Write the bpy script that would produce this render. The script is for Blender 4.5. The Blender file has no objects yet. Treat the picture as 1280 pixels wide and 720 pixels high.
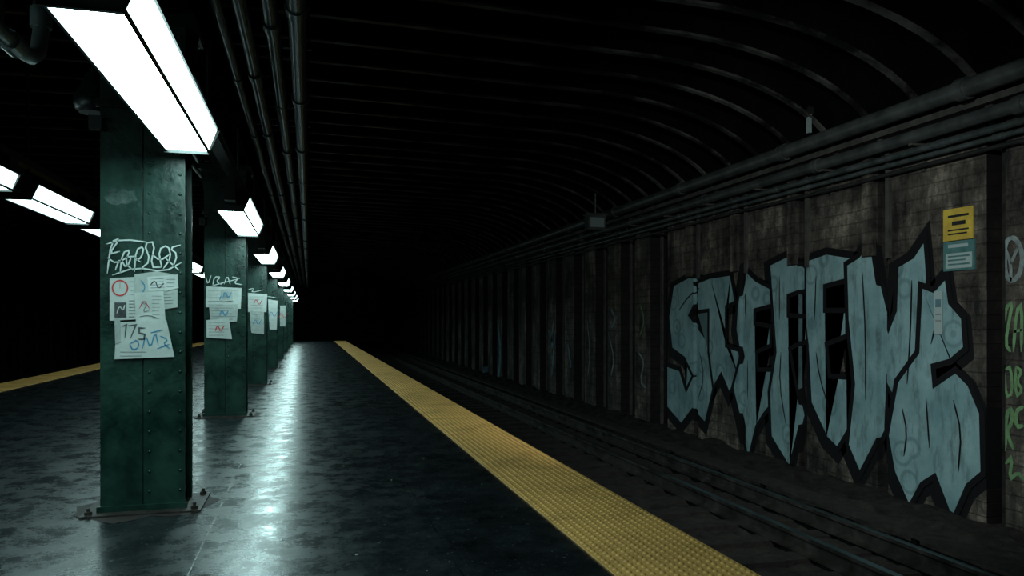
import bpy, bmesh, math, random
from mathutils import Vector, noise as mnoise
random.seed(7)
F=950.0; TH=math.atan(254/950.0); C=math.cos(TH); S=math.sin(TH); H=1.155
XW=6.8; CX=-1.72
sc=bpy.context.scene
# ---------- tracing helpers: photo pixel -> metres on a real plane ----------
def on_wall(px,py,X=XW):
    ox=px-386.0; d=F*X/(C*ox); return ((d-X*S)/C, H+(400-py)*d/F)      # (Y,Z)
def on_face(px,py,Y0):
    ox=px-386.0; X=ox*C*Y0*C/(F-ox*C*S); d=Y0*C+X*S; return (X, H+(400-py)*d/F)
# ---------- materials ----------
def mat(name,col,col2=None,rough=.6,rough2=None,metal=0.,scale=3.,bump=0.,bscale=None,emit=0.,spec=.5,detail=6.,stretch=(1,1,1),lo=.35,hi=.65):
    m=bpy.data.materials.new(name); m.use_nodes=True; nt=m.node_tree; N=nt.nodes; L=nt.links
    b=N['Principled BSDF']; b.inputs['Base Color'].default_value=(*col,1); b.inputs['Roughness'].default_value=rough
    b.inputs['Metallic'].default_value=metal; b.inputs['Specular IOR Level'].default_value=spec
    if emit: 
        b.inputs['Emission Color'].default_value=(*col,1); b.inputs['Emission Strength'].default_value=emit
    tc=N.new('ShaderNodeTexCoord'); mp=N.new('ShaderNodeMapping'); mp.inputs['Scale'].default_value=stretch
    L.new(tc.outputs['Object'],mp.inputs['Vector'])
    no=N.new('ShaderNodeTexNoise'); no.inputs['Scale'].default_value=scale; no.inputs['Detail'].default_value=detail
    no.inputs['Roughness'].default_value=.65
    L.new(mp.outputs['Vector'],no.inputs['Vector'])
    if col2 is not None or rough2 is not None:
        mr=N.new('ShaderNodeMapRange'); mr.inputs['From Min'].default_value=lo; mr.inputs['From Max'].default_value=hi
        L.new(no.outputs['Fac'],mr.inputs['Value'])
        if col2 is not None:
            mx=N.new('ShaderNodeMix'); mx.data_type='RGBA'; mx.inputs[6].default_value=(*col,1); mx.inputs[7].default_value=(*col2,1)
            L.new(mr.outputs['Result'],mx.inputs[0]); L.new(mx.outputs[2],b.inputs['Base Color'])
        if rough2 is not None:
            m2=N.new('ShaderNodeMapRange'); m2.inputs['From Min'].default_value=lo; m2.inputs['From Max'].default_value=hi
            m2.inputs['To Min'].default_value=rough; m2.inputs['To Max'].default_value=rough2
            L.new(no.outputs['Fac'],m2.inputs['Value']); L.new(m2.outputs['Result'],b.inputs['Roughness'])
    if bump:
        n2=N.new('ShaderNodeTexNoise'); n2.inputs['Scale'].default_value=bscale or scale*5; n2.inputs['Detail'].default_value=5
        L.new(mp.outputs['Vector'],n2.inputs['Vector'])
        bp=N.new('ShaderNodeBump'); bp.inputs['Strength'].default_value=bump; bp.inputs['Distance'].default_value=.02
        L.new(n2.outputs['Fac'],bp.inputs['Height']); L.new(bp.outputs['Normal'],b.inputs['Normal'])
    return m
M_green=mat('column_green_paint',(.002,.014,.010),(.009,.044,.032),rough=.26,rough2=.5,scale=3.2,bump=.15,bscale=25,spec=.42,detail=10,lo=.38,hi=.62)
M_greenD=mat('girder_dark_paint',(.004,.009,.008),(.012,.018,.017),rough=.35,scale=4,bump=.2)
M_rib=mat('rib_grimy_steel',(.004,.004,.004),(.115,.112,.105),rough=.5,scale=1.3,bump=.3,detail=12,lo=.44,hi=.72,spec=.3)
M_skin=mat('vault_soot_concrete',(.0012,.0012,.0012),(.0035,.0035,.0035),rough=.95,scale=2,bump=.3,spec=.04)
M_wrib=mat('wall_steel_grime',(.02,.019,.018),(.06,.056,.05),rough=.6,scale=4,bump=.3)
M_lrib=mat('divider_steel_soot',(.004,.004,.004),(.02,.019,.018),rough=.7,scale=4,spec=.15)
M_bed=mat('ballast_dirt',(.006,.0055,.005),(.022,.02,.018),rough=.95,scale=6,bump=.8,bscale=30,spec=.2)
M_tie=mat('tie_wood',(.007,.006,.006),(.018,.016,.014),rough=.85,scale=8,bump=.4,spec=.25)
M_rail=mat('rail_steel',(.03,.028,.025),(.07,.065,.06),rough=.35,rough2=.55,metal=.8,scale=4)
M_railtop=mat('rail_polished_head',(.22,.24,.25),rough=.3,metal=1.)
M_yel=mat('tactile_yellow',(.90,.50,.15),(.46,.24,.07),rough=.45,rough2=.65,scale=2.2,lo=.48,hi=.78,detail=10)
M_tube=mat('fluorescent_diffuser',(.66,1.0,.98),emit=21.,rough=.4)
M_tubeS=mat('fluorescent_side_lens',(.66,1.0,.98),emit=4.,rough=.4)
M_tubeL=mat('fluorescent_diffuser_old',(.66,1.0,.98),emit=9.,rough=.4)
M_house=mat('fixture_housing',(.02,.024,.024),(.04,.045,.045),rough=.4,metal=.3,scale=10)
M_black=mat('black_paint_box',(.008,.009,.009),(.016,.016,.016),rough=.45,scale=6)
M_pipe=mat('galvanised_pipe',(.03,.042,.042),(.09,.105,.105),rough=.28,metal=.4,scale=5)
M_conduit=mat('shiny_conduit',(.16,.20,.20),(.26,.30,.30),rough=.28,metal=.5,scale=5)
M_pipeW=mat('wall_conduit_grimy',(.03,.036,.036),(.075,.083,.083),rough=.35,metal=.3,scale=4)
M_steel=mat('base_plate_rusty',(.03,.024,.02),(.06,.052,.046),rough=.5,metal=.4,scale=9,bump=.4)
M_paper=mat('flyer_paper',(.42,.46,.44),(.54,.58,.56),rough=.8,scale=7,bump=.2,bscale=9)
M_paper2=mat('flyer_paper_aged',(.30,.34,.33),(.42,.46,.43),rough=.8,scale=14,bump=.2,bscale=9)
M_ink=mat('flyer_ink',(.03,.035,.04),(.08,.09,.1),rough=.8,scale=20)
M_inkg=mat('flyer_ink_grey',(.14,.16,.17),(.2,.22,.22),rough=.8,scale=20)
M_red=mat('flyer_red_ink',(.5,.04,.04),rough=.8)
M_blue=mat('flyer_blue_ink',(.04,.22,.38),rough=.8)
M_tag=mat('white_marker_paint',(.5,.57,.55),rough=.6)
M_smudge=mat('chalk_smudge',(.006,.03,.022),(.09,.13,.12),rough=.8,scale=10,lo=.4,hi=.7)
M_gfill0=mat('mural_fill_base',(.125,.22,.24),(.22,.34,.36),rough=.75,scale=1.8,spec=.2,detail=9)
M_gblk=mat('mural_outline_black',(.004,.004,.005),rough=.7,spec=.2)
M_ggreen=mat('tag_green_spray',(.13,.25,.11),(.06,.12,.055),rough=.8,scale=6)
M_ghaze=mat('tag_haze_spray',(.20,.25,.25),(.08,.10,.10),rough=.8,scale=6)
M_gblue=mat('tag_blue_spray',(.12,.24,.30),(.05,.10,.13),rough=.8,scale=5)
M_signY=mat('sign_yellow',(.50,.36,.05),(.36,.25,.04),rough=.5,scale=8)
M_signT=mat('sign_teal',(.03,.10,.10),(.07,.16,.16),rough=.5,scale=8)
M_signW=mat('sign_white',(.26,.33,.33),rough=.5)
M_dull=mat('dull_grey_plate',(.18,.23,.23),rough=.5)
M_litter=mat('litter_scraps',(.18,.2,.19),(.4,.4,.38),rough=.8,scale=30)
M_dirt=mat('floor_grime_rust',(.03,.02,.016),(.016,.015,.015),rough=.7,scale=30)
def bubbles(m):
    nt=m.node_tree; N=nt.nodes; L=nt.links; b=N['Principled BSDF']
    src=b.inputs['Base Color'].links[0].from_socket
    tc=N.new('ShaderNodeTexCoord'); v=N.new('ShaderNodeTexVoronoi'); v.inputs['Scale'].default_value=1.9
    L.new(tc.outputs['Object'],v.inputs['Vector'])
    r=N.new('ShaderNodeValToRGB'); e=r.color_ramp.elements
    e[0].position=.0; e[0].color=(.5,.5,.5,1); e[1].position=.34; e[1].color=(0,0,0,1)
    for p,cv in ((.06,.45),(.10,0),(.20,0),(.24,.55),(.28,.45),(.31,0)):
        q=e.new(p); q.color=(cv,cv,cv,1)
    L.new(v.outputs['Distance'],r.inputs['Fac'])
    mx=N.new('ShaderNodeMix'); mx.data_type='RGBA'; mx.inputs[7].default_value=(.07,.13,.14,1)
    L.new(r.outputs['Color'],mx.inputs[0]); L.new(src,mx.inputs[6])
    mp=N.new('ShaderNodeMapping'); mp.inputs['Scale'].default_value=(1,5,1.2); L.new(tc.outputs['Object'],mp.inputs['Vector'])
    n=N.new('ShaderNodeTexNoise'); n.inputs['Scale'].default_value=1.5; n.inputs['Detail'].default_value=9; n.inputs['Roughness'].default_value=.75; L.new(mp.outputs['Vector'],n.inputs['Vector'])
    mr=N.new('ShaderNodeMapRange'); mr.inputs['From Min'].default_value=.50; mr.inputs['From Max'].default_value=.68; mr.inputs['To Max'].default_value=.8; L.new(n.outputs['Fac'],mr.inputs['Value'])
    m3=N.new('ShaderNodeMix'); m3.data_type='RGBA'; m3.inputs[7].default_value=(.055,.085,.088,1)
    L.new(mr.outputs['Result'],m3.inputs[0]); L.new(mx.outputs[2],m3.inputs[6]); L.new(m3.outputs[2],b.inputs['Base Color'])
bubbles(M_gfill0)
def wall_mat(name,k):
    m=bpy.data.materials.new(name); m.use_nodes=True; nt=m.node_tree; N=nt.nodes; L=nt.links; b=N['Principled BSDF']
    tc=N.new('ShaderNodeTexCoord')
    n1=N.new('ShaderNodeTexNoise'); n1.inputs['Scale'].default_value=1.5; n1.inputs['Detail'].default_value=12; n1.inputs['Roughness'].default_value=.8
    mp=N.new('ShaderNodeMapping'); mp.inputs['Scale'].default_value=(1,2.6,.4)
    L.new(tc.outputs['Object'],mp.inputs['Vector']); n2=N.new('ShaderNodeTexNoise'); n2.inputs['Scale'].default_value=1.6; n2.inputs['Detail'].default_value=8; n2.inputs['Roughness'].default_value=.7
    L.new(tc.outputs['Object'],n1.inputs['Vector']); L.new(mp.outputs['Vector'],n2.inputs['Vector'])
    r=N.new('ShaderNodeValToRGB'); e=r.color_ramp.elements
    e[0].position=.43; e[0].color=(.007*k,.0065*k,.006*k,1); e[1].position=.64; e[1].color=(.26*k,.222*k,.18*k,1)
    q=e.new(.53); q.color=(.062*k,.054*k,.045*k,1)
    ad=N.new('ShaderNodeMath'); ad.operation='MULTIPLY_ADD'; ad.inputs[1].default_value=.6
    ml=N.new('ShaderNodeMath'); ml.operation='MULTIPLY'; ml.inputs[1].default_value=.4
    L.new(n2.outputs['Fac'],ml.inputs[0]); L.new(n1.outputs['Fac'],ad.inputs[0]); L.new(ml.outputs[0],ad.inputs[2])
    L.new(ad.outputs[0],r.inputs['Fac'])
    sx=N.new('ShaderNodeSeparateXYZ'); cx=N.new('ShaderNodeCombineXYZ'); L.new(tc.outputs['Object'],sx.inputs[0]); L.new(sx.outputs['Y'],cx.inputs['X']); L.new(sx.outputs['Z'],cx.inputs['Y'])
    br=N.new('ShaderNodeTexBrick'); br.inputs['Scale'].default_value=1; br.inputs['Brick Width'].default_value=3.1; br.inputs['Row Height'].default_value=.15; br.inputs['Mortar Size'].default_value=.01; br.inputs['Mortar Smooth'].default_value=.6
    L.new(cx.outputs[0],br.inputs['Vector'])
    f=N.new('ShaderNodeMath'); f.operation='MULTIPLY'; f.inputs[1].default_value=.35; L.new(br.outputs['Fac'],f.inputs[0])
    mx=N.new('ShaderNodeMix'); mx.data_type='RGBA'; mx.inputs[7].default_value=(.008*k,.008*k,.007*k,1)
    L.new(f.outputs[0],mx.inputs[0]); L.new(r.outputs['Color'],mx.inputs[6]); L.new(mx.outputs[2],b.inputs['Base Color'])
    a2=N.new('ShaderNodeMath'); a2.operation='MULTIPLY_ADD'; a2.inputs[1].default_value=-.4; L.new(br.outputs['Fac'],a2.inputs[0]); L.new(n1.outputs['Fac'],a2.inputs[2])
    bp=N.new('ShaderNodeBump'); bp.inputs['Strength'].default_value=.7; bp.inputs['Distance'].default_value=.03
    L.new(a2.outputs[0],bp.inputs['Height']); L.new(bp.outputs['Normal'],b.inputs['Normal'])
    b.inputs['Roughness'].default_value=.7; b.inputs['Specular IOR Level'].default_value=.3
    return m
M_wall=wall_mat('tunnel_wall_masonry',1.0); M_wallD=wall_mat('tunnel_recess_shade',.08); M_wallM=wall_mat('tunnel_shallow_recess_shade',.4)  # darker wall copies: shade in deep and shallow recesses put into the colour
def floor_mat():
    m=bpy.data.materials.new('platform_slate'); m.use_nodes=True; nt=m.node_tree; N=nt.nodes; L=nt.links; b=N['Principled BSDF']
    tc=N.new('ShaderNodeTexCoord'); mp=N.new('ShaderNodeMapping'); mp.inputs['Location'].default_value=(-.674+1.2*5,.35,0)
    L.new(tc.outputs['Object'],mp.inputs['Vector'])
    br=N.new('ShaderNodeTexBrick'); br.offset=0; br.inputs['Scale'].default_value=1; br.inputs['Brick Width'].default_value=1.2
    br.inputs['Row Height'].default_value=3.6; br.inputs['Mortar Size'].default_value=.0045; br.inputs['Mortar Smooth'].default_value=.5
    L.new(mp.outputs['Vector'],br.inputs['Vector'])
    n=N.new('ShaderNodeTexNoise'); n.inputs['Scale'].default_value=1.7; n.inputs['Detail'].default_value=10; n.inputs['Roughness'].default_value=.78
    L.new(tc.outputs['Object'],n.inputs['Vector'])
    r=N.new('ShaderNodeValToRGB'); e=r.color_ramp.elements
    e[0].position=.36; e[0].color=(.003,.0045,.0055,1); e[1].position=.68; e[1].color=(.021,.026,.029,1)
    L.new(n.outputs['Fac'],r.inputs['Fac'])
    v=N.new('ShaderNodeTexNoise'); v.inputs['Scale'].default_value=38; v.inputs['Detail'].default_value=3; L.new(tc.outputs['Object'],v.inputs['Vector'])
    sp=N.new('ShaderNodeMapRange'); sp.inputs['From Min'].default_value=.66; sp.inputs['From Max'].default_value=.72; L.new(v.outputs['Fac'],sp.inputs['Value'])
    mx=N.new('ShaderNodeMix'); mx.data_type='RGBA'; mx.inputs[7].default_value=(.09,.11,.11,1)
    L.new(sp.outputs['Result'],mx.inputs[0]); L.new(r.outputs['Color'],mx.inputs[6])
    # seams are partly filled with dirt
    sm=N.new('ShaderNodeMapRange'); sm.inputs['From Min'].default_value=.42; sm.inputs['From Max'].default_value=.56; L.new(n.outputs['Fac'],sm.inputs['Value'])
    sf=N.new('ShaderNodeMath'); sf.operation='MULTIPLY'; L.new(br.outputs['Fac'],sf.inputs[0]); L.new(sm.outputs['Result'],sf.inputs[1])
    m2=N.new('ShaderNodeMix'); m2.data_type='RGBA'; m2.inputs[7].default_value=(.003,.003,.003,1)
    L.new(sf.outputs[0],m2.inputs[0]); L.new(mx.outputs[2],m2.inputs[6]); L.new(m2.outputs[2],b.inputs['Base Color'])
    n3=N.new('ShaderNodeTexNoise'); n3.inputs['Scale'].default_value=4; n3.inputs['Detail'].default_value=11; n3.inputs['Roughness'].default_value=.82; L.new(tc.outputs['Object'],n3.inputs['Vector'])
    rr=N.new('ShaderNodeMapRange'); rr.inputs['From Min'].default_value=.38; rr.inputs['From Max'].default_value=.64
    rr.inputs['To Min'].default_value=.16; rr.inputs['To Max'].default_value=.42; L.new(n3.outputs['Fac'],rr.inputs['Value'])
    L.new(rr.outputs['Result'],b.inputs['Roughness'])
    n4=N.new('ShaderNodeTexNoise'); n4.inputs['Scale'].default_value=6; n4.inputs['Detail'].default_value=6; L.new(tc.outputs['Object'],n4.inputs['Vector'])
    bp=N.new('ShaderNodeBump'); bp.inputs['Strength'].default_value=.15; bp.inputs['Distance'].default_value=.012
    s2=N.new('ShaderNodeMath'); s2.operation='MULTIPLY'; s2.inputs[1].default_value=.5; L.new(sf.outputs[0],s2.inputs[0])
    sb=N.new('ShaderNodeMath'); sb.operation='SUBTRACT'; L.new(n4.outputs['Fac'],sb.inputs[0]); L.new(s2.outputs[0],sb.inputs[1])
    L.new(sb.outputs[0],bp.inputs['Height']); L.new(bp.outputs['Normal'],b.inputs['Normal'])
    b.inputs['Specular IOR Level'].default_value=.9
    return m
M_floor=floor_mat()
# ---------- mesh builder ----------
class MB:
    def __init__(s): s.v=[];s.f=[];s.m=[];s.mats=[];s.smooth=[]
    def mi(s,m):
        if m not in s.mats: s.mats.append(m)
        return s.mats.index(m)
    def add(s,vs,fs,m,sm=False):
        o=len(s.v); s.v+=vs; i=s.mi(m)
        for f in fs: s.f.append([o+a for a in f]); s.m.append(i); s.smooth.append(sm)
    def box(s,x0,x1,y0,y1,z0,z1,m):
        s.add([(x0,y0,z0),(x1,y0,z0),(x1,y1,z0),(x0,y1,z0),(x0,y0,z1),(x1,y0,z1),(x1,y1,z1),(x0,y1,z1)],
              [(0,3,2,1),(4,5,6,7),(0,1,5,4),(1,2,6,5),(2,3,7,6),(3,0,4,7)],m)
    def prof(s,pts,y0,y1,m,caps=True,mm=None):   # closed XZ profile extruded along Y
        n=len(pts); vs=[(p[0],y0,p[1]) for p in pts]+[(p[0],y1,p[1]) for p in pts]
        for i in range(n):
            j=(i+1)%n; s.add([vs[i],vs[j],vs[n+j],vs[n+i]],[(0,1,2,3)],(mm or {}).get(i,m))
        if caps: s.add(vs,[tuple(range(n)),tuple(range(2*n-1,n-1,-1))],m)
    def tube(s,path,r,m,seg=10,rs=None):
        P=[Vector(p) for p in path]; n=len(P); rings=[]
        t0=(P[1]-P[0]).normalized(); up=Vector((0,0,1)) if abs(t0.z)<.9 else Vector((1,0,0))
        a=t0.cross(up).normalized()
        for i in range(n):
            t=((P[min(i+1,n-1)]-P[i]).normalized()+(P[i]-P[max(i-1,0)]).normalized())
            t=t.normalized() if t.length>1e-6 else t0
            a=(a-t*a.dot(t)).normalized(); b=t.cross(a); rr=rs[i] if rs else r
            rings.append([tuple(P[i]+(a*math.cos(2*math.pi*k/seg)+b*math.sin(2*math.pi*k/seg))*rr) for k in range(seg)])
        vs=[v for R in rings for v in R]; fs=[]
        for i in range(n-1):
            for k in range(seg):
                k2=(k+1)%seg; fs.append((i*seg+k,i*seg+k2,(i+1)*seg+k2,(i+1)*seg+k))
        s.add(vs,fs,m,True); s.add(rings[0],[tuple(range(seg-1,-1,-1))],m); s.add(rings[-1],[tuple(range(seg))],m)
    def dome(s,c,r,h,ax,m,seg=8,rings=2):
        c=Vector(c); ax=Vector(ax).normalized(); a=ax.orthogonal().normalized(); b=ax.cross(a); vs=[];fs=[]
        for i in range(rings):
            ph=math.pi/2*i/rings
            for k in range(seg):
                t=2*math.pi*k/seg; vs.append(tuple(c+(a*math.cos(t)+b*math.sin(t))*r*math.cos(ph)+ax*h*math.sin(ph)))
        vs.append(tuple(c+ax*h))
        for i in range(rings-1):
            for k in range(seg): fs.append((i*seg+k,i*seg+(k+1)%seg,(i+1)*seg+(k+1)%seg,(i+1)*seg+k))
        for k in range(seg): fs.append(((rings-1)*seg+k,(rings-1)*seg+(k+1)%seg,rings*seg))
        s.add(vs,fs,m,True)
    def obj(s,name,parent=None,loc=(0,0,0)):
        me=bpy.data.meshes.new(name); me.from_pydata(s.v,[],s.f)
        for m in s.mats: me.materials.append(m)
        me.polygons.foreach_set('material_index',s.m); me.polygons.foreach_set('use_smooth',s.smooth); me.update()
        o=bpy.data.objects.new(name,me); sc.collection.objects.link(o); o.location=loc
        if parent: o.parent=parent
        return o
def dup(o,loc,parent=None):
    n=bpy.data.objects.new(o.name.split('.')[0],o.data); sc.collection.objects.link(n); n.location=loc
    if parent: n.parent=parent
    return n
def empty(name,loc=(0,0,0)):
    e=bpy.data.objects.new(name,None); sc.collection.objects.link(e); e.location=loc; e.empty_display_size=.2; return e
def ribbon(pts,w,closed=False,taper=False):
    n=len(pts); P=[Vector(p) for p in pts]; L=[];R=[]
    for i in range(n):
        a=P[i-1] if (i>0 or closed) else P[i]; b=P[(i+1)%n] if (i<n-1 or closed) else P[i]
        d1=(P[i]-a); d2=(b-P[i]); d1=d1.normalized() if d1.length>1e-9 else d2.normalized(); d2=d2.normalized() if d2.length>1e-9 else d1
        n1=Vector((-d1.y,d1.x)); n2=Vector((-d2.y,d2.x)); m=n1+n2
        m=m.normalized() if m.length>1e-3 else n1
        k=1/max(.45,m.dot(n1)); ww=w/2*k
        if taper and (i in (0,n-1)): ww*=.35
        L.append(P[i]+m*ww); R.append(P[i]-m*ww)
    fs=[]
    for i in range(n if closed else n-1):
        j=(i+1)%n; fs.append([tuple(L[i]),tuple(L[j]),tuple(R[j]),tuple(R[i])])
    return fs
def smooth2(pts,closed=False,it=1):
    P=[Vector(p) for p in pts]
    for _ in range(it):
        Q=[]; n=len(P)
        if not closed: Q.append(P[0])
        for i in range(n if closed else n-1):
            a=P[i]; b=P[(i+1)%n]; Q+= [a*.75+b*.25, a*.25+b*.75]
        if not closed: Q.append(P[-1])
        P=Q
    return [tuple(p) for p in P]
Y0,Y1=-4.0,72.0
# ---------- platform ----------
b=MB(); b.box(-5.4,1.966,Y0,43,-.35,0,M_floor); b.box(-5.3,1.86,Y0,42.9,-1.02,-.35,M_skin)
b.obj('floor')
def strip(x0,x1,name,nx,seg):
    e=MB(); e.box(x0,x1,Y0+3,42.9,.0,.008,M_yel)
    p=(x1-x0)/nx; ny=int(41/p)
    for j in range(ny):
        for i in range(nx):
            e.dome((x0+p*(i+.5),.5+p*(j+.5),.008),p*.29,.007,(0,0,1),M_yel,seg=seg,rings=2)
    y=.5
    while y<42: e.box(x0,x1,y,y+.004,.008,.0088,M_black); y+=1.22
    return e.obj(name)
strip(1.336,1.958,'tactile_paving_strip',13,7); strip(-5.39,-4.77,'tactile_paving_strip',10,6)
# ---------- track beds ----------
def bed(x0,x1,name,wall_side):
    nx=int((x1-x0)/.13); ny=int((Y1-Y0)/.2); vs=[];fs=[]
    for j in range(ny+1):
        for i in range(nx+1):
            x=x0+(x1-x0)*i/nx; yy=Y0+.02+(Y1-Y0-.04)*j/ny
            t=abs(x-wall_side); z=-1.05+.045*random.random()+.05*mnoise.noise(Vector((x*2,yy*2,0)))
            if t<1.2: z+=.05*(1.2-t)+.05*random.random()
            vs.append((x,yy,z))
    for j in range(ny):
        for i in range(nx):
            a=j*(nx+1)+i; fs.append((a,a+1,a+nx+2,a+nx+1))
    m=MB(); m.add(vs,fs,M_bed); m.obj(name)
bed(1.87,6.79,'track_bed',6.8); bed(-10.23,-5.31,'track_bed',-10.24)
def railprof(x,zb,k=1.):
    return [(x-.07*k,zb),(x+.07*k,zb),(x+.07*k,zb+.015),(x+.012,zb+.035),(x+.012,zb+.12),(x+.037,zb+.135),(x+.034,zb+.165),(x-.034,zb+.165),(x-.037,zb+.135),(x-.012,zb+.12),(x-.012,zb+.035),(x-.07*k,zb+.015)]
for xs in ((2.96,4.40),(-6.4,-7.84)):
    for x in xs:
        b=MB(); b.prof(railprof(x,-.985),Y0+.02,Y1-.02,M_rail,mm={6:M_railtop}); b.obj('running_rail')
for x in (5.05,-8.5):
    b=MB(); b.prof(railprof(x,-.96),Y0+.02,Y1-.02,M_rail,mm={6:M_railtop})
    b.obj('third_rail')
    b=MB(); b.prof([(x+.12,-.78),(x+.12,-.74),(x+.34,-.74),(x+.34,-.78)],Y0+.02,Y1-.02,M_tie)
    yy=Y0+.1
    while yy<Y1-.2: b.box(x+.26,x+.30,yy,yy+.06,-.985,-.78,M_rail); yy+=2.4
    b.obj('third_rail_cover_board')
b=MB(); yy=Y0+.05
while yy<Y1-1:
    b.box(2.45,5.3,yy,yy+.22,-1.08,-.99+.005*random.random(),M_tie)
    b.box(-8.75,-5.9,yy,yy+.22,-1.08,-.99,M_tie); yy+=.58
b.obj('railway_ties')
# ---------- right wall with relief ----------
rec=[]  # (y0,y1,depth)
for k in range(-6,42):
    cy=6.28+1.55*k
    if 1<=k<=4: rec.append((cy-.09,cy+.09,.06))
    elif k==0: rec.append((6.13,6.35,.28))
    elif k<0: rec.append((cy-.17,cy+.17,.28))
    else: rec.append((cy-.42,cy+.36,.36))
E=.004
def relief(y):
    for a,c,d in rec:
        if a<=y<=c:
            return d*min(1,(y-a)/E,(c-y)/E)
    return 0.
b=MB(); ys=[Y0]
for a,c,d in rec:
    for q in (a,a+E,c-E,c):
        if Y0<q<Y1: ys.append(q)
ys.append(Y1); ys=sorted(ys)
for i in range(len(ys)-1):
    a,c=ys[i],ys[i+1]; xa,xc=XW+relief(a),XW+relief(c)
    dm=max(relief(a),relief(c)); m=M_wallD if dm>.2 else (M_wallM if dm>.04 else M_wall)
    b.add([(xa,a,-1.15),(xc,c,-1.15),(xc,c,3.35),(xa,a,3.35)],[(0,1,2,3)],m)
for a,c,d in rec:
    if a>Y0: b.add([(XW-.01,a,-.97),(XW+d,a,-.97),(XW+d,c,-.97),(XW-.01,c,-.97)],[(0,1,2,3)],M_bed)
for a,c,d in rec:
    if a<Y0+.5 or a>60: continue
    if d<.1: b.box(XW-.05,XW+.02,c+.02,c+.22,1.95,3.3,M_wall); b.box(XW-.045,XW,a-.06,a,1.9,3.3,M_wrib)
    elif d<.3: b.box(XW+.10,XW+.2,(a+c)/2-.02,(a+c)/2+.02,-1.0,3.3,M_lrib)
    else: b.box(XW+.16,XW+.2,c-.2,c-.12,-1.0,3.3,M_wrib)
b.obj('wall_right')
b=MB(); b.box(XW-.16,XW+.3,Y0+.02,Y1-.02,3.36,3.43,M_wrib); b.obj('trim_1')
def conduit(name,x,z,r,m,y0=Y0+.02,y1=Y1-.02,cpl=3.05,off=0,sag=0):
    e=MB(); n=60; e.tube([(x+.0,y0+(y1-y0)*i/n,z+sag*math.sin(i*1.7)) for i in range(n+1)],r,m,seg=12)
    yy=y0+.6+off
    while yy<y1-.3:
        e.tube([(x,yy,z),(x,yy+.11,z)],r*1.25,m,seg=12); yy+=cpl
    return e.obj(name)
conduit('wall_conduit',XW-.15,3.24,.075,M_pipeW); conduit('wall_conduit',XW-.10,3.09,.04,M_pipe,off=1)
conduit('wall_conduit',XW-.32,3.52,.095,M_pipeW,off=.5); conduit('wall_conduit',XW-.08,2.90,.025,M_black,sag=.01)
conduit('wall_conduit',XW-.09,3.00,.03,M_pipe,off=.3)
b=MB(); yy=Y0+.3
while yy<60:
    b.box(XW-.03,XW-.002,yy,yy+.05,2.85,3.35,M_wrib); b.box(XW-.20,XW-.03,yy,yy+.05,3.14,3.165,M_wrib); yy+=1.55
b.obj('wall_conduit_brackets')
# ---------- ceiling vault + ribs ----------
FL=5.3
def zc(u):
    u=abs(u)
    if u<=FL: return 4.5-.10*(u/FL)**2
    t=min(1,(u-FL)/(8.52-FL)); return 3.1+1.3*math.sqrt(max(0,1-t**2.1))
half=[0,1.5,3,4.4,5.3,5.8,6.2,6.6,7,7.35,7.65,7.9,8.1,8.25,8.37,8.45,8.50,8.52]
us=[-u for u in half[::-1]]+half[1:]
prof=[(CX+u,zc(u)) for u in us]
b=MB()
outer=[(CX+u*1.035,zc(u)+.30) for u in us]
for i in range(len(outer)-1):
    (xa,za),(xb,zb)=outer[i],outer[i+1]
    b.add([(xa,Y0,za),(xb,Y0,zb),(xb,Y1,zb),(xa,Y1,za)],[(0,1,2,3)],M_skin,True)
b.obj('ceiling')
b=MB(); yy=Y0+.2
while yy<62:
    for i in range(len(prof)-1):
        (xa,za),(xb,zb)=prof[i],prof[i+1]; (oa,ua),(ob,ub)=outer[i],outer[i+1]
        dx,dz=xb-xa,zb-za; l=math.hypot(dx,dz); nx,nz=-dz/l*.03,dx/l*.03
        for (hw,p) in ((.04,[(xa,za),(xb,zb),(xb+nx,zb+nz),(xa+nx,za+nz)]),(.012,[(xa+nx,za+nz),(xb+nx,zb+nz),(ob,ub),(oa,ua)])):
            mm=M_rib if hw>.02 else M_skin
            b.prof(p,yy-hw,yy+hw,mm,caps=False) 
            for q in (yy-hw,yy+hw): b.add([(a[0],q,a[1]) for a in p],[(0,1,2,3)],mm)
    yy+=.775
b.obj('ceiling_ribs')
b=MB()
for x,z0,z1,w in ((-.965,3.0,3.45,.26),):
    b.box(x-w/2,x+w/2,Y0+.02,44,z0,z0+.03,M_greenD); b.box(x-w/2,x+w/2,Y0+.02,44,z1-.03,z1,M_greenD); b.box(x-.02,x+.02,Y0+.02,44,z0,z1,M_greenD)
    b.box(x-.06,x+.06,Y0+.02,44,z1,4.5,M_skin)
    yy=Y0+.2
    while yy<43:
        b.box(x-w/2+.01,x+w/2-.01,yy,yy+.02,z0+.03,z1-.03,M_greenD); yy+=.93
b.obj('ceiling_girder')
b=MB(); b.box(-10.6,7.3,Y1,Y1+.2,-1.2,5,M_black); b.obj('wall_far')
b=MB(); b.box(-10.6,7.3,Y0-.2,Y0,-1.2,5,M_skin); b.obj('wall_back')
b=MB(); b.box(-10.5,-10.24,Y0,Y1,-1.15,3.4,M_skin); b.obj('wall_left')
b=MB()
for k in range(40):
    yy=Y0+1+1.55*k
    b.box(-9.75,-9.55,yy,yy+.02,-.95,3.5,M_lrib); b.box(-9.75,-9.55,yy+.2,yy+.22,-.95,3.5,M_lrib); b.box(-9.66,-9.64,yy,yy+.22,-.95,3.5,M_lrib)
b.obj('track_divider_stanchions')
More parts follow.
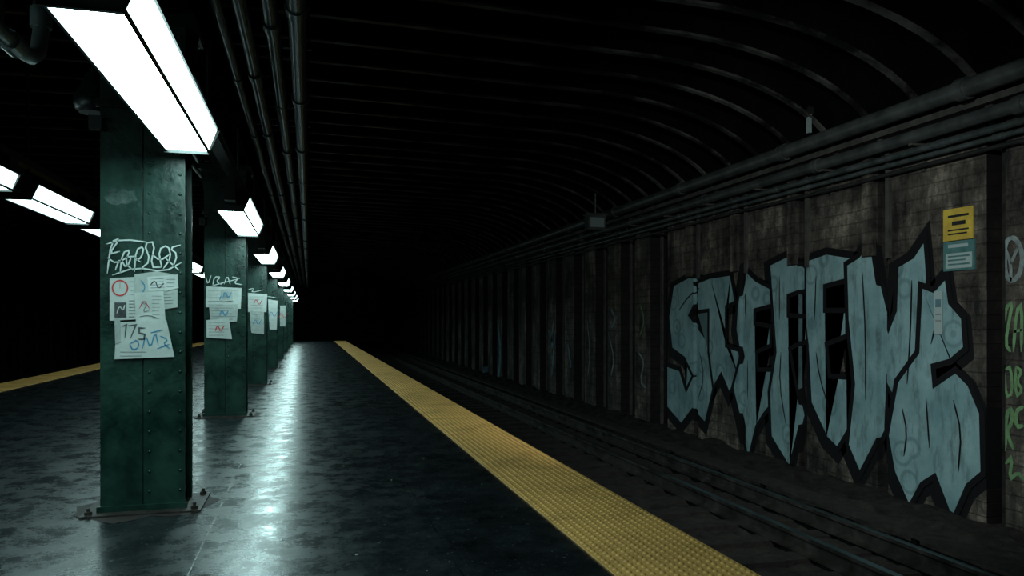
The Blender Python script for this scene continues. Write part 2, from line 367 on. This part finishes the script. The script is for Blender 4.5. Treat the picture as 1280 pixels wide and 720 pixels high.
# ---------- columns ----------
X0,X1=-1.20,-.73; xm=(X0+X1)/2
cb=MB()
cb.box(X0,xm-.004,0.004,.018,0,3.0,M_green); cb.box(xm+.004,X1,0,.018,0,3.0,M_green)
cb.box(X0+.02,X1-.02,.018,.05,0,3.0,M_green); cb.box(xm-.02,xm+.02,.05,.27,0,3.0,M_green)
cb.box(X0,X1,.27,.31,0,3.0,M_green)
cb.box(X1-.05,X1-.035,.05,.27,0,3.0,M_green); cb.box(X0+.035,X0+.05,.05,.27,0,3.0,M_green)
for x in (xm+.035,X1-.028):
    z=.12
    while z<2.95: cb.dome((x,0,z),.0095,.007,(0,-1,0),M_green,seg=8,rings=3); z+=.12
for yv in (.09,.23):
    z=.1
    while z<2.95: cb.dome((X1-.035,yv,z),.012,.009,(1,0,0),M_green,seg=8,rings=2); z+=.135
bp=MB()
bp.box(X0-.09,X1+.10,-.10,.40,0,.012,M_steel)
bp.box(X0-.015,X1+.015,-.02,-.0,.012,.045,M_green)
for x in (X0-.05,X1+.06):
    for yv in (-.05,.35):
        bp.tube([(x,yv,.012),(x,yv,.030)],.022,M_steel,seg=6); bp.tube([(x,yv,.03),(x,yv,.05)],.010,M_steel,seg=8)
cp=MB(); cp.box(X0-.06,X1+.06,-.06,.37,2.94,3.0,M_greenD)
cp.box(X0-.05,X0+.02,-.05,-.005,2.28,2.36,M_black); cp.box(X0-.02,X1-.002,-.03,-.002,2.42,2.47,M_greenD)
for x in (X0,X1):
    sgn=-1 if x==X0 else 1
    cp.add([(x,.15,2.55),(x,.17,2.55),(x,.17,2.94),(x,.15,2.94),(x+sgn*.06,.15,2.94),(x+sgn*.06,.17,2.94)],[(0,3,4),(1,5,2),(0,4,5,1)],M_greenD)
parts=None
for k in range(-1,8):
    Yc=5.0+4.65*k; e=empty('steel_column',(0,Yc,0))
    if parts is None:
        parts=[cb.obj('shaft',e),bp.obj('base_plate',e),cp.obj('capital',e)]
    else:
        for p in parts: dup(p,(0,0,0),e)
b=MB()
for k in range(0,4):
    Yc=5.0+4.65*k; c0=(xm,Yc+.15); pts=[]
    for i in range(28):
        t=2*math.pi*i/28; r=1+.3*mnoise.noise(Vector((math.cos(t)*2,math.sin(t)*2,k*3.3)))
        pts.append((c0[0]+math.cos(t)*.40*r,c0[1]+math.sin(t)*.35*r,.002))
    b.add(pts,[tuple(range(28))],M_dirt)
b.obj('floor_grime_patch')
# ---------- light fixtures ----------
def fixture(L,mb):
    e=MB()
    q=[(-.012,.03),(-.012,-.004),(0,-.004),(0,.006),(.222,.006),(.222,-.004),(.234,.008),(.229,.016),(.273,.135),(.284,.132),(.270,.155),(.19,.190),(.06,.190)]
    e.prof(q,-L,0,M_house,mm={3:mb,7:M_tubeS})
    for yv in (-L-.02,0): e.prof([(-.02,.03),(-.02,-.012),(.226,-.012),(.292,.135),(.275,.162),(.19,.2),(.055,.2)],yv,yv+.02,M_house)
    return e
def add_row(x,z,ends,L,mb):
    first=None
    for Ye in ends:
        e=empty('fluorescent_light_fixture',(x,Ye,z))
        if first is None:
            f=fixture(L,mb).obj('luminaire',e)
            h=MB()
            for yv in (-.25,-L+.25):
                h.tube([(.125,yv,.185),(.125,yv,.315)],.012,M_house,seg=8)
            h.box(.07,.20,.02,.24,.12,.30,M_black)
            h.box(.09,.18,-L-.30,-L-.02,.05,.26,M_black)
            hb=h.obj('ballast_and_hangers',e); first=(f,hb)
        else:
            for p in first: dup(p,(0,0,0),e)
ends=[4.85+4.65*k for k in range(-1,9)]
add_row(-.805,2.155,ends,2.15,M_tube)
lends=[5.0+2.325*k for k in range(-2,16)]
add_row(-2.66,2.255,lends,1.85,M_tubeL)
def raceway(x,z,y1,top,step,off):
    e=MB(); e.box(x-.045,x+.045,Y0+.05,y1,z,z+.06,M_black); yy=Y0+off
    while yy<y1:
        e.tube([(x,yy,z+.06),(x,yy,top)],.012,M_house,seg=6); yy+=step
    return e.obj('lighting_raceway')
raceway(-.68,2.475,43,4.5,2.325,.4); raceway(-2.535,2.575,43,4.5,2.325,.4)
# ---------- overhead pipes ----------
for x,z,r,o in ((-.40,3.05,.045,0),(-.235,3.08,.05,.9),(-.07,3.0,.055,.4),(-.54,3.06,.03,.2),(-.60,3.24,.035,1.1),(-1.25,3.05,.04,.6),(-1.4,3.1,.03,.1)):
    conduit('ceiling_pipe',x,z,r,M_pipe,y1=44,cpl=1.9,off=o,sag=.012)
b=MB(); yy=Y0+.5
while yy<43:
    b.box(-.60,.02,yy,yy+.04,3.15,3.175,M_rib)
    for x in (-.50,0.0): b.tube([(x,yy+.02,3.175),(x,yy+.02,4.5)],.008,M_rib,seg=6)
    yy+=2.325
b.obj('pipe_hanger_rack')
b=MB(); b.tube([(-1.05,.7,2.17),(-1.05,3.24,2.17),(-1.05,3.36,2.185),(-1.05,3.44,2.23),(-1.05,3.475,2.33),(-1.05,3.475,2.99)],.030,M_conduit,seg=14)
for p,q in (((-1.05,3.12,2.17),(-1.05,3.22,2.17)),((-1.05,3.475,2.34),(-1.05,3.475,2.42)),((-1.05,2.7,2.17),(-1.05,2.78,2.17))): b.tube([p,q],.040,M_conduit,seg=14)
b.obj('electrical_conduit')
b=MB(); b.tube([(-1.5,.7,2.42),(-1.5,4.1,2.42),(-1.5,4.25,2.45),(-1.5,4.32,2.55),(-1.5,4.33,2.7),(-1.5,4.33,4.5)],.028,M_pipe,seg=12); b.obj('electrical_conduit')
for (x,y) in ((-1.36,5.5),(-1.36,14.8)):
    b=MB(); z0=2.52
    b.tube([(x,y,z0),(x,y,z0+.03),(x,y,z0+.09),(x,y,z0+.16),(x,y,z0+.24)],.1,M_greenD,seg=20,rs=[.10,.115,.11,.07,.04]); b.tube([(x,y,z0+.2),(x,y,4.45)],.012,M_black,seg=8)
    b.tube([(x,y,z0-.015),(x,y,z0)],.085,M_black,seg=20); b.obj('ceiling_loudspeaker')
b=MB(); x,y,z=6.1,15.6,3.34
b.box(x-.2,x+.2,y,y+.25,z-.2,z+.12,M_pipeW); b.box(x-.16,x+.16,y-.02,y,z-.15,z+.06,M_dull); b.box(x-.23,x+.23,y-.04,y+.28,z+.12,z+.15,M_pipeW)
b.tube([(x,y+.1,z+.15),(x,y+.1,3.95)],.02,M_pipeW,seg=8); b.obj('tunnel_signal_box')
b=MB(); b.box(6.30,6.34,8.57,8.63,3.60,3.86,M_dull); b.box(6.28,6.36,8.55,8.65,3.84,3.93,M_black); b.obj('ceiling_marker_plate')
# ---------- mural ----------
def wall_poly(bm_pts,eps,m,mb):
    bm=bmesh.new(); vs=[bm.verts.new((0,p[0],p[1])) for p in bm_pts]
    try: fc=bm.faces.new(vs)
    except Exception: bm.free(); return
    bmesh.ops.triangulate(bm,faces=[fc])
    y_lo=min(p[0] for p in bm_pts); y_hi=max(p[0] for p in bm_pts)
    for a,c,d in rec:
        for q in (a,a+E,c-E,c):
            if y_lo<q<y_hi:
                bmesh.ops.bisect_plane(bm,geom=bm.verts[:]+bm.edges[:]+bm.faces[:],plane_co=(0,q,0),plane_no=(0,1,0),dist=1e-6)
    bm.verts.index_update()
    mb.add([(XW+relief(v.co.y)-eps,v.co.y,v.co.z) for v in bm.verts],[tuple(v.index for v in f.verts) for f in bm.faces],m); bm.free()
mural=MB()
W=lambda L:[on_wall(*p) for p in L]
letters=[
 # S
 [(842,356),(862,345),(890,350),(889,384),(870,378),(862,394),(874,410),(891,434),(893,482),(882,530),(866,512),(852,531),(829,504),(833,456),(850,462),(858,488),(866,470),(856,448),(840,436),(836,396)],
 # T
 [(868,354),(888,346),(914,342),(920,378),(908,384),(908,432),(926,438),(924,472),(912,492),(902,468),(892,486),(886,440),(886,388),(872,390)],
 # E
 [(922,380),(930,334),(946,350),(966,360),(966,382),(944,388),(944,404),(964,408),(964,432),(946,440),(948,462),(974,462),(976,492),(956,518),(946,534),(936,576),(926,526),(916,484),(926,446),(920,412)],
 # F
 [(962,330),(984,319),(1008,336),(1008,362),(986,370),(986,394),(1006,396),(1006,426),(988,436),(994,470),(1004,520),(988,586),(964,546),(962,490),(970,440),(966,384)],
 # E
 [(1004,326),(1034,315),(1066,320),(1062,350),(1032,358),(1032,388),(1060,388),(1060,420),(1034,430),(1038,470),(1070,472),(1074,518),(1048,562),(1034,548),(1014,504),(1010,430),(1004,380)],
 # N
 [(1058,330),(1074,320),(1090,298),(1098,350),(1112,410),(1120,388),(1122,332),(1142,320),(1158,296),(1162,346),(1158,420),(1150,520),(1132,528),(1106,474),(1104,540),(1076,594),(1060,556),(1068,480),(1060,400)],
 # T
 [(1152,356),(1168,362),(1185,343),(1190,378),(1206,396),(1209,436),(1190,452),(1168,458),(1170,480),(1196,462),(1214,480),(1229,516),(1231,592),(1212,608),(1192,654),(1170,596),(1154,606),(1138,636),(1118,590),(1110,544),(1122,476),(1148,440)],
]
for L in letters:
    c=W(L)
    wall_poly([(y+.02,z-.05) for y,z in c],.002,M_gblk,mural)
    for f in ribbon([(y+.03,z-.05) for y,z in c],.23,True): wall_poly(f,.003,M_gblk,mural)
for n_,L in enumerate(letters):
    c=W(L); e=.006+.002*n_
    wall_poly(c,e,M_gfill0,mural)
    for f in ribbon(c,.07,True): wall_poly(f,e+.001,M_gblk,mural)
inner=[[(876,360),(862,370),(850,388)],[(876,440),(882,470),(874,500)],[(932,360),(934,400)],[(936,450),(936,500)],
 [(976,345),(976,400)],[(978,440),(976,480),(984,530)],[(1022,345),(1020,400)],[(1022,440),(1026,470),(1038,510)],
 [(1080,340),(1084,420),(1084,500)],[(1142,350),(1140,420),(1136,480)],[(1130,510),(1136,540),(1132,570)],[(1176,390),(1166,430)],[(1194,500),(1204,540),(1200,590)],[(1160,500),(1164,560)]]
for L in inner:
    for f in ribbon(smooth2(W(L)),.022,taper=True): wall_poly(f,.026,M_gblk,mural)
mural.obj('graffiti_mural')
tg=MB()
for L,m,w in (([(1256,402),(1258,384),(1266,378),(1262,400),(1257,430),(1264,440)],M_ggreen,.035),([(1267,440),(1271,388),(1278,380),(1277,440)],M_ggreen,.035),([(1267,415),(1278,412)],M_ggreen,.03),
  ([(1257,462),(1264,458),(1266,492),(1258,496),(1256,464)],M_ggreen,.03),([(1270,458),(1270,496),(1279,488),(1271,476),(1278,464),(1270,458)],M_ggreen,.03),
  ([(1257,564),(1258,516),(1266,510),(1265,530),(1258,538),(1267,562)],M_ggreen,.04),([(1280,508),(1270,514),(1271,534),(1280,532)],M_ggreen,.04),([(1257,580),(1266,570),(1262,600),(1273,590),(1280,600)],M_ggreen,.035),
  ([(1264,296),(1257,304),(1256,326),(1258,346),(1266,352),(1276,342),(1279,318),(1272,300),(1264,296)],M_ghaze,.05),([(1257,310),(1264,330),(1264,352)],M_ghaze,.035),([(1273,308),(1264,330)],M_ghaze,.035),
  ([(798,440),(806,452),(800,476),(808,486)],M_ghaze,.05),([(800,380),(806,400),(800,420)],M_ggreen,.04),([(762,420),(768,450),(764,470)],M_ghaze,.06),([(764,386),(770,400),(764,410)],M_gblue,.06),([(734,400),(738,440),(735,470)],M_ghaze,.05),([(710,430),(714,460)],M_gblue,.10),
  ([(688,412),(691,440),(694,412),(690,470)],M_gblue,.12),([(692,400),(689,430)],M_ghaze,.12),([(622,400),(626,440),(623,476)],M_gblue,.25),([(605,395),(608,440),(604,470)],M_gblue,.3)):
    for f in ribbon(smooth2(W(L)),w,taper=True): wall_poly(f,.004,m,tg)
tg.obj('graffiti_tag')
def wall_panel(mb,px0,py0,px1,py1,m,x0,th):
    (ya,za),(yb,zb)=on_wall(px0,py0),on_wall(px1,py1); zt=(on_wall((px0+px1)/2,py0)[1]); zbm=(on_wall((px0+px1)/2,py1)[1])
    mb.box(x0-th,x0,min(ya,yb),max(ya,yb),zbm,zt,m)
b=MB(); wall_panel(b,1181,260,1218,300,M_signY,XW-.002,.02); wall_panel(b,1181,301,1220,338,M_signT,XW-.002,.018)
for i,(a,c,y0,y1) in enumerate(((1187,1213,268,271),(1192,1209,276,281),(1187,1213,286,288),(1187,1211,291,293))): wall_panel(b,a,y0,c,y1,M_black,XW-.022,.002)
wall_panel(b,1184,316,1217,335,M_signW,XW-.020,.001)
wall_panel(b,1187,305,1212,309,M_signW,XW-.020,.002)
for i in range(3): wall_panel(b,1187,319+i*5,1214-(i%2)*5,321+i*5,M_signT,XW-.021,.002)
b.obj('warning_sign')
b=MB(); wall_panel(b,1170,364,1181,418,M_signW,XW-.028,.002); wall_panel(b,1172,374,1179,384,M_gblue,XW-.030,.001);wall_panel(b,1172,392,1179,394,M_inkg,XW-.030,.001);wall_panel(b,1172,400,1179,402,M_inkg,XW-.030,.001)
b.obj('paper_flyer')
# ---------- flyers and tags on columns ----------
def quad(mb,pts,Yf,m):
    P=[on_face(x,y,Yf) for x,y in pts]; n=len(P)
    mb.add([(p[0],Yf,p[1]) for p in P]+[(p[0],Yf+.001,p[1]) for p in P],[tuple(range(n)),tuple(range(2*n-1,n-1,-1))]+[(i,(i+1)%n,n+(i+1)%n,n+i) for i in range(n)],m)
def stroke(mb,pts,Yf,w,m,sm=1,taper=True,closed=False):
    P=[on_face(x,y,Yf) for x,y in pts]
    if sm: P=smooth2(P,closed,sm)
    for f in ribbon(P,w,closed,taper): mb.add([(p[0],Yf,p[1]) for p in f],[(0,1,2,3)],m)
def lines(mb,x0,x1,y0,y1,n,Yf,m,w=.004,sk=0):
    for i in range(n):
        y=y0+(y1-y0)*i/max(1,n-1); xe=x1-random.random()*(x1-x0)*.35
        stroke(mb,[(x0,y),(xe,y+sk)],Yf,w,m,sm=0,taper=False)
def fl(layers,name='paper_flyer'):
    b=MB(); layers(b); return b.obj(name)
YF=5.004
def p1(b):
    quad(b,[(137,348),(172,346),(173,374),(173,399),(137,401)],YF-.014,M_paper)
    c=(150,360); stroke(b,[(c[0]+9.5*math.cos(t*math.pi/8),c[1]+9.5*math.sin(t*math.pi/8)) for t in range(16)],YF-.0155,.008,M_red,sm=0,closed=True,taper=False)
    stroke(b,[(150,352),(150,361)],YF-.0155,.006,M_red,sm=0); lines(b,163,171,352,368,4,YF-.0155,M_inkg,.003)
    quad(b,[(143,378),(158,378),(158,397),(143,397)],YF-.015,M_ink); stroke(b,[(146,392),(149,382),(154,388),(156,381)],YF-.016,.006,M_paper)
    lines(b,161,171,376,396,6,YF-.0155,M_ink,.003)
def p2(b):
    quad(b,[(168,343),(196,339),(222,344),(222,384),(196,388),(168,384)],YF-.016,M_paper2)
    quad(b,[(184,346),(216,344),(218,362),(186,364)],YF-.017,M_paper)
    lines(b,188,214,349,360,4,YF-.0175,M_inkg,.003,-1); lines(b,202,218,368,380,4,YF-.0175,M_inkg,.003,-1)
    stroke(b,[(188,356),(194,350),(198,362),(206,352),(212,362)],YF-.018,.006,M_ink)
    stroke(b,[(176,350),(182,358),(178,366)],YF-.018,.006,M_blue)
def p3(b):
    quad(b,[(168,366),(204,364),(207,402),(170,405)],YF-.019,M_paper); lines(b,190,203,370,398,7,YF-.0205,M_inkg,.002)
    stroke(b,[(174,386),(180,374),(187,386)],YF-.0215,.004,M_red); stroke(b,[(174,396),(186,394),(198,398)],YF-.021,.004,M_ink)
    stroke(b,[(176,378),(184,380),(178,390),(188,388)],YF-.0217,.004,M_inkg)
def p4(b):
    quad(b,[(146,403),(208,400),(218,446),(143,449)],YF-.022,M_paper)
    for L in ([(152,408),(158,406),(156,422)],[(160,407),(170,406),(163,423)],[(182,410),(174,410),(174,416),(181,418),(180,424),(172,424)],):
        stroke(b,L,YF-.024,.010,M_ink,sm=0)
    for L in ([(162,430),(172,424),(174,434),(166,438),(162,430)],[(178,436),(182,418),(188,436),(194,414),(198,432)],[(188,416),(204,412)],[(196,436),(212,430)],[(200,420),(210,424),(204,430),(213,436)]):
        stroke(b,L,YF-.024,.007,M_blue)
    lines(b,150,190,440,445,2,YF-.0235,M_inkg,.003)
def p5(b):
    quad(b,[(204,346),(222,343),(223,360),(206,364)],YF-.0195,M_paper); lines(b,208,220,349,358,3,YF-.021,M_inkg,.003)
def p6(b):
    quad(b,[(143,398),(150,397),(151,428),(144,430)],YF-.0245,M_paper2)
for p in (p1,p2,p3,p4,p5,p6): fl(p)
b=MB()
for L in ([(134,342),(139,302),(150,298),(136,318),(150,314)],[(150,342),(153,316),(163,312),(156,328),(166,338)],[(168,340),(170,312),(180,308),(177,322),(169,326)],[(133,305),(155,299),(186,303)],
  [(176,336),(188,326),(180,304),(194,302),(188,334),(202,334)],[(202,334),(198,312),(210,306),(214,322),(204,336)],[(216,334),(222,318),(212,310),(226,306)],[(140,344),(170,334),(205,340),(227,328)],[(206,322),(224,338)],
  [(134,322),(146,330),(164,318),(176,328)],[(144,338),(150,322),(158,336),(164,322)],[(190,318),(200,326),(212,318)]):
    stroke(b,L,YF-.013,.0085,M_tag)
b.obj('graffiti_tag')
b=MB(); pts=[]
for i in range(22):
    t=2*math.pi*i/22; r=1+.6*mnoise.noise(Vector((math.cos(t)*2.5,math.sin(t)*2.5,8)))
    pts.append((150+18*r*math.cos(t),246+12*r*math.sin(t)))
P=[on_face(x,y,YF-.0015) for x,y in pts]; b.add([(p[0],YF-.0015,p[1]) for p in P],[tuple(range(22))],M_smudge); b.obj('paint_smudge')
def cset(Yf,items,tags):
    b=MB(); z=Yf-.014
    for pts,m in items:
        quad(b,pts,z,m); xs=[p[0] for p in pts]; ys_=[p[1] for p in pts]
        lines(b,min(xs)+3,max(xs)-3,min(ys_)+5,max(ys_)-5,5,z-.0015,M_inkg,.005); z-=.003
        x=(min(xs)+max(xs))/2; y=(min(ys_)+max(ys_))/2
        stroke(b,[(x-5,y+3),(x-2,y-5),(x+2,y+4),(x+6,y-4)],z+.0008,.012,random.choice((M_red,M_blue,M_ink)))
    b.obj('paper_flyer')
    if tags:
        t=MB()
        for L in tags: stroke(t,L,Yf-.012,.011,M_tag)
        t.obj('graffiti_tag')
cset(9.65,[([(258,358),(302,360),(301,386),(257,384)],M_paper),([(261,382),(298,380),(296,402),(264,404)],M_paper2),([(258,400),(286,398),(290,424),(258,422)],M_paper),([(276,362),(290,361),(291,376),(277,377)],M_paper2)],
  [[(257,346),(260,356),(264,344)],[(266,356),(268,346),(276,346),(270,352),(277,356)],[(280,356),(284,344),(288,356)],[(290,346),(298,348),(292,354),(303,356)],[(262,358),(300,348)]])
cset(14.3,[([(310,366),(334,368),(333,390),(310,390)],M_paper),([(312,388),(330,390),(330,418),(314,416)],M_paper2)],[[(310,362),(318,360),(314,366),(330,362)]])
cset(18.95,[([(335,374),(347,376),(346,412),(337,412)],M_paper)],[[(330,370),(346,372)]])
cset(23.6,[([(350,382),(357,382),(357,408),(350,408)],M_paper2)],None)
# ---------- litter ----------
b=MB()
for i in range(260):
    x=random.uniform(-4.6,1.2); y=random.uniform(3.2,16); r=random.uniform(.002,.009); a=random.random()*3
    if -1.35<x<-.6: continue
    pts=[(x+r*math.cos(a+t)*random.uniform(.6,1.4),y+r*math.sin(a+t)*random.uniform(.6,1.4)) for t in (0,1.3,2.6,4,5.2)]
    b.add([(p[0],p[1],.001) for p in pts]+[(p[0],p[1],.004) for p in pts],[(5,6,7,8,9)]+[(k,(k+1)%5,5+(k+1)%5,5+k) for k in range(5)],M_litter)
b.obj('floor_litter')
# ---------- added spot with a made-up housing, out of view, brightens the mural wall ----------
def wall_fill(x,y,z,target,power,size):
    e=empty('added_wall_fill',(x,y,z)); m=MB(); m.box(-.2,.2,-.12,.12,.06,.2,M_house); m.tube([(0,0,.2),(0,0,4.45-z)],.02,M_house,seg=8); m.obj('fill_housing',e)
    ld=bpy.data.lights.new('wall_fill','SPOT'); ld.energy=power; ld.color=(.88,1,.96); ld.shadow_soft_size=.15; ld.spot_size=math.radians(size); ld.spot_blend=1
    o=bpy.data.objects.new('fill_spot',ld); sc.collection.objects.link(o); o.parent=e
    o.rotation_euler=(Vector(target)-Vector((x,y,z))).to_track_quat('-Z','Y').to_euler()
wall_fill(1.2,3.0,3.2,(6.8,9.6,.3),1600,78)
# ---------- camera, world ----------
w=bpy.data.worlds.new('World'); sc.world=w; w.use_nodes=True
w.node_tree.nodes['Background'].inputs[0].default_value=(.0,.0,.0,1)
cd=bpy.data.cameras.new('Camera'); cam=bpy.data.objects.new('Camera',cd); sc.collection.objects.link(cam); sc.camera=cam
cd.sensor_width=36; cd.lens=F/1280*36; cd.shift_y=40/1280; cd.clip_start=.05; cd.clip_end=300
cam.location=(0,0,H); cam.rotation_euler=(math.pi/2,0,-TH)
sc.view_settings.view_transform='Standard'
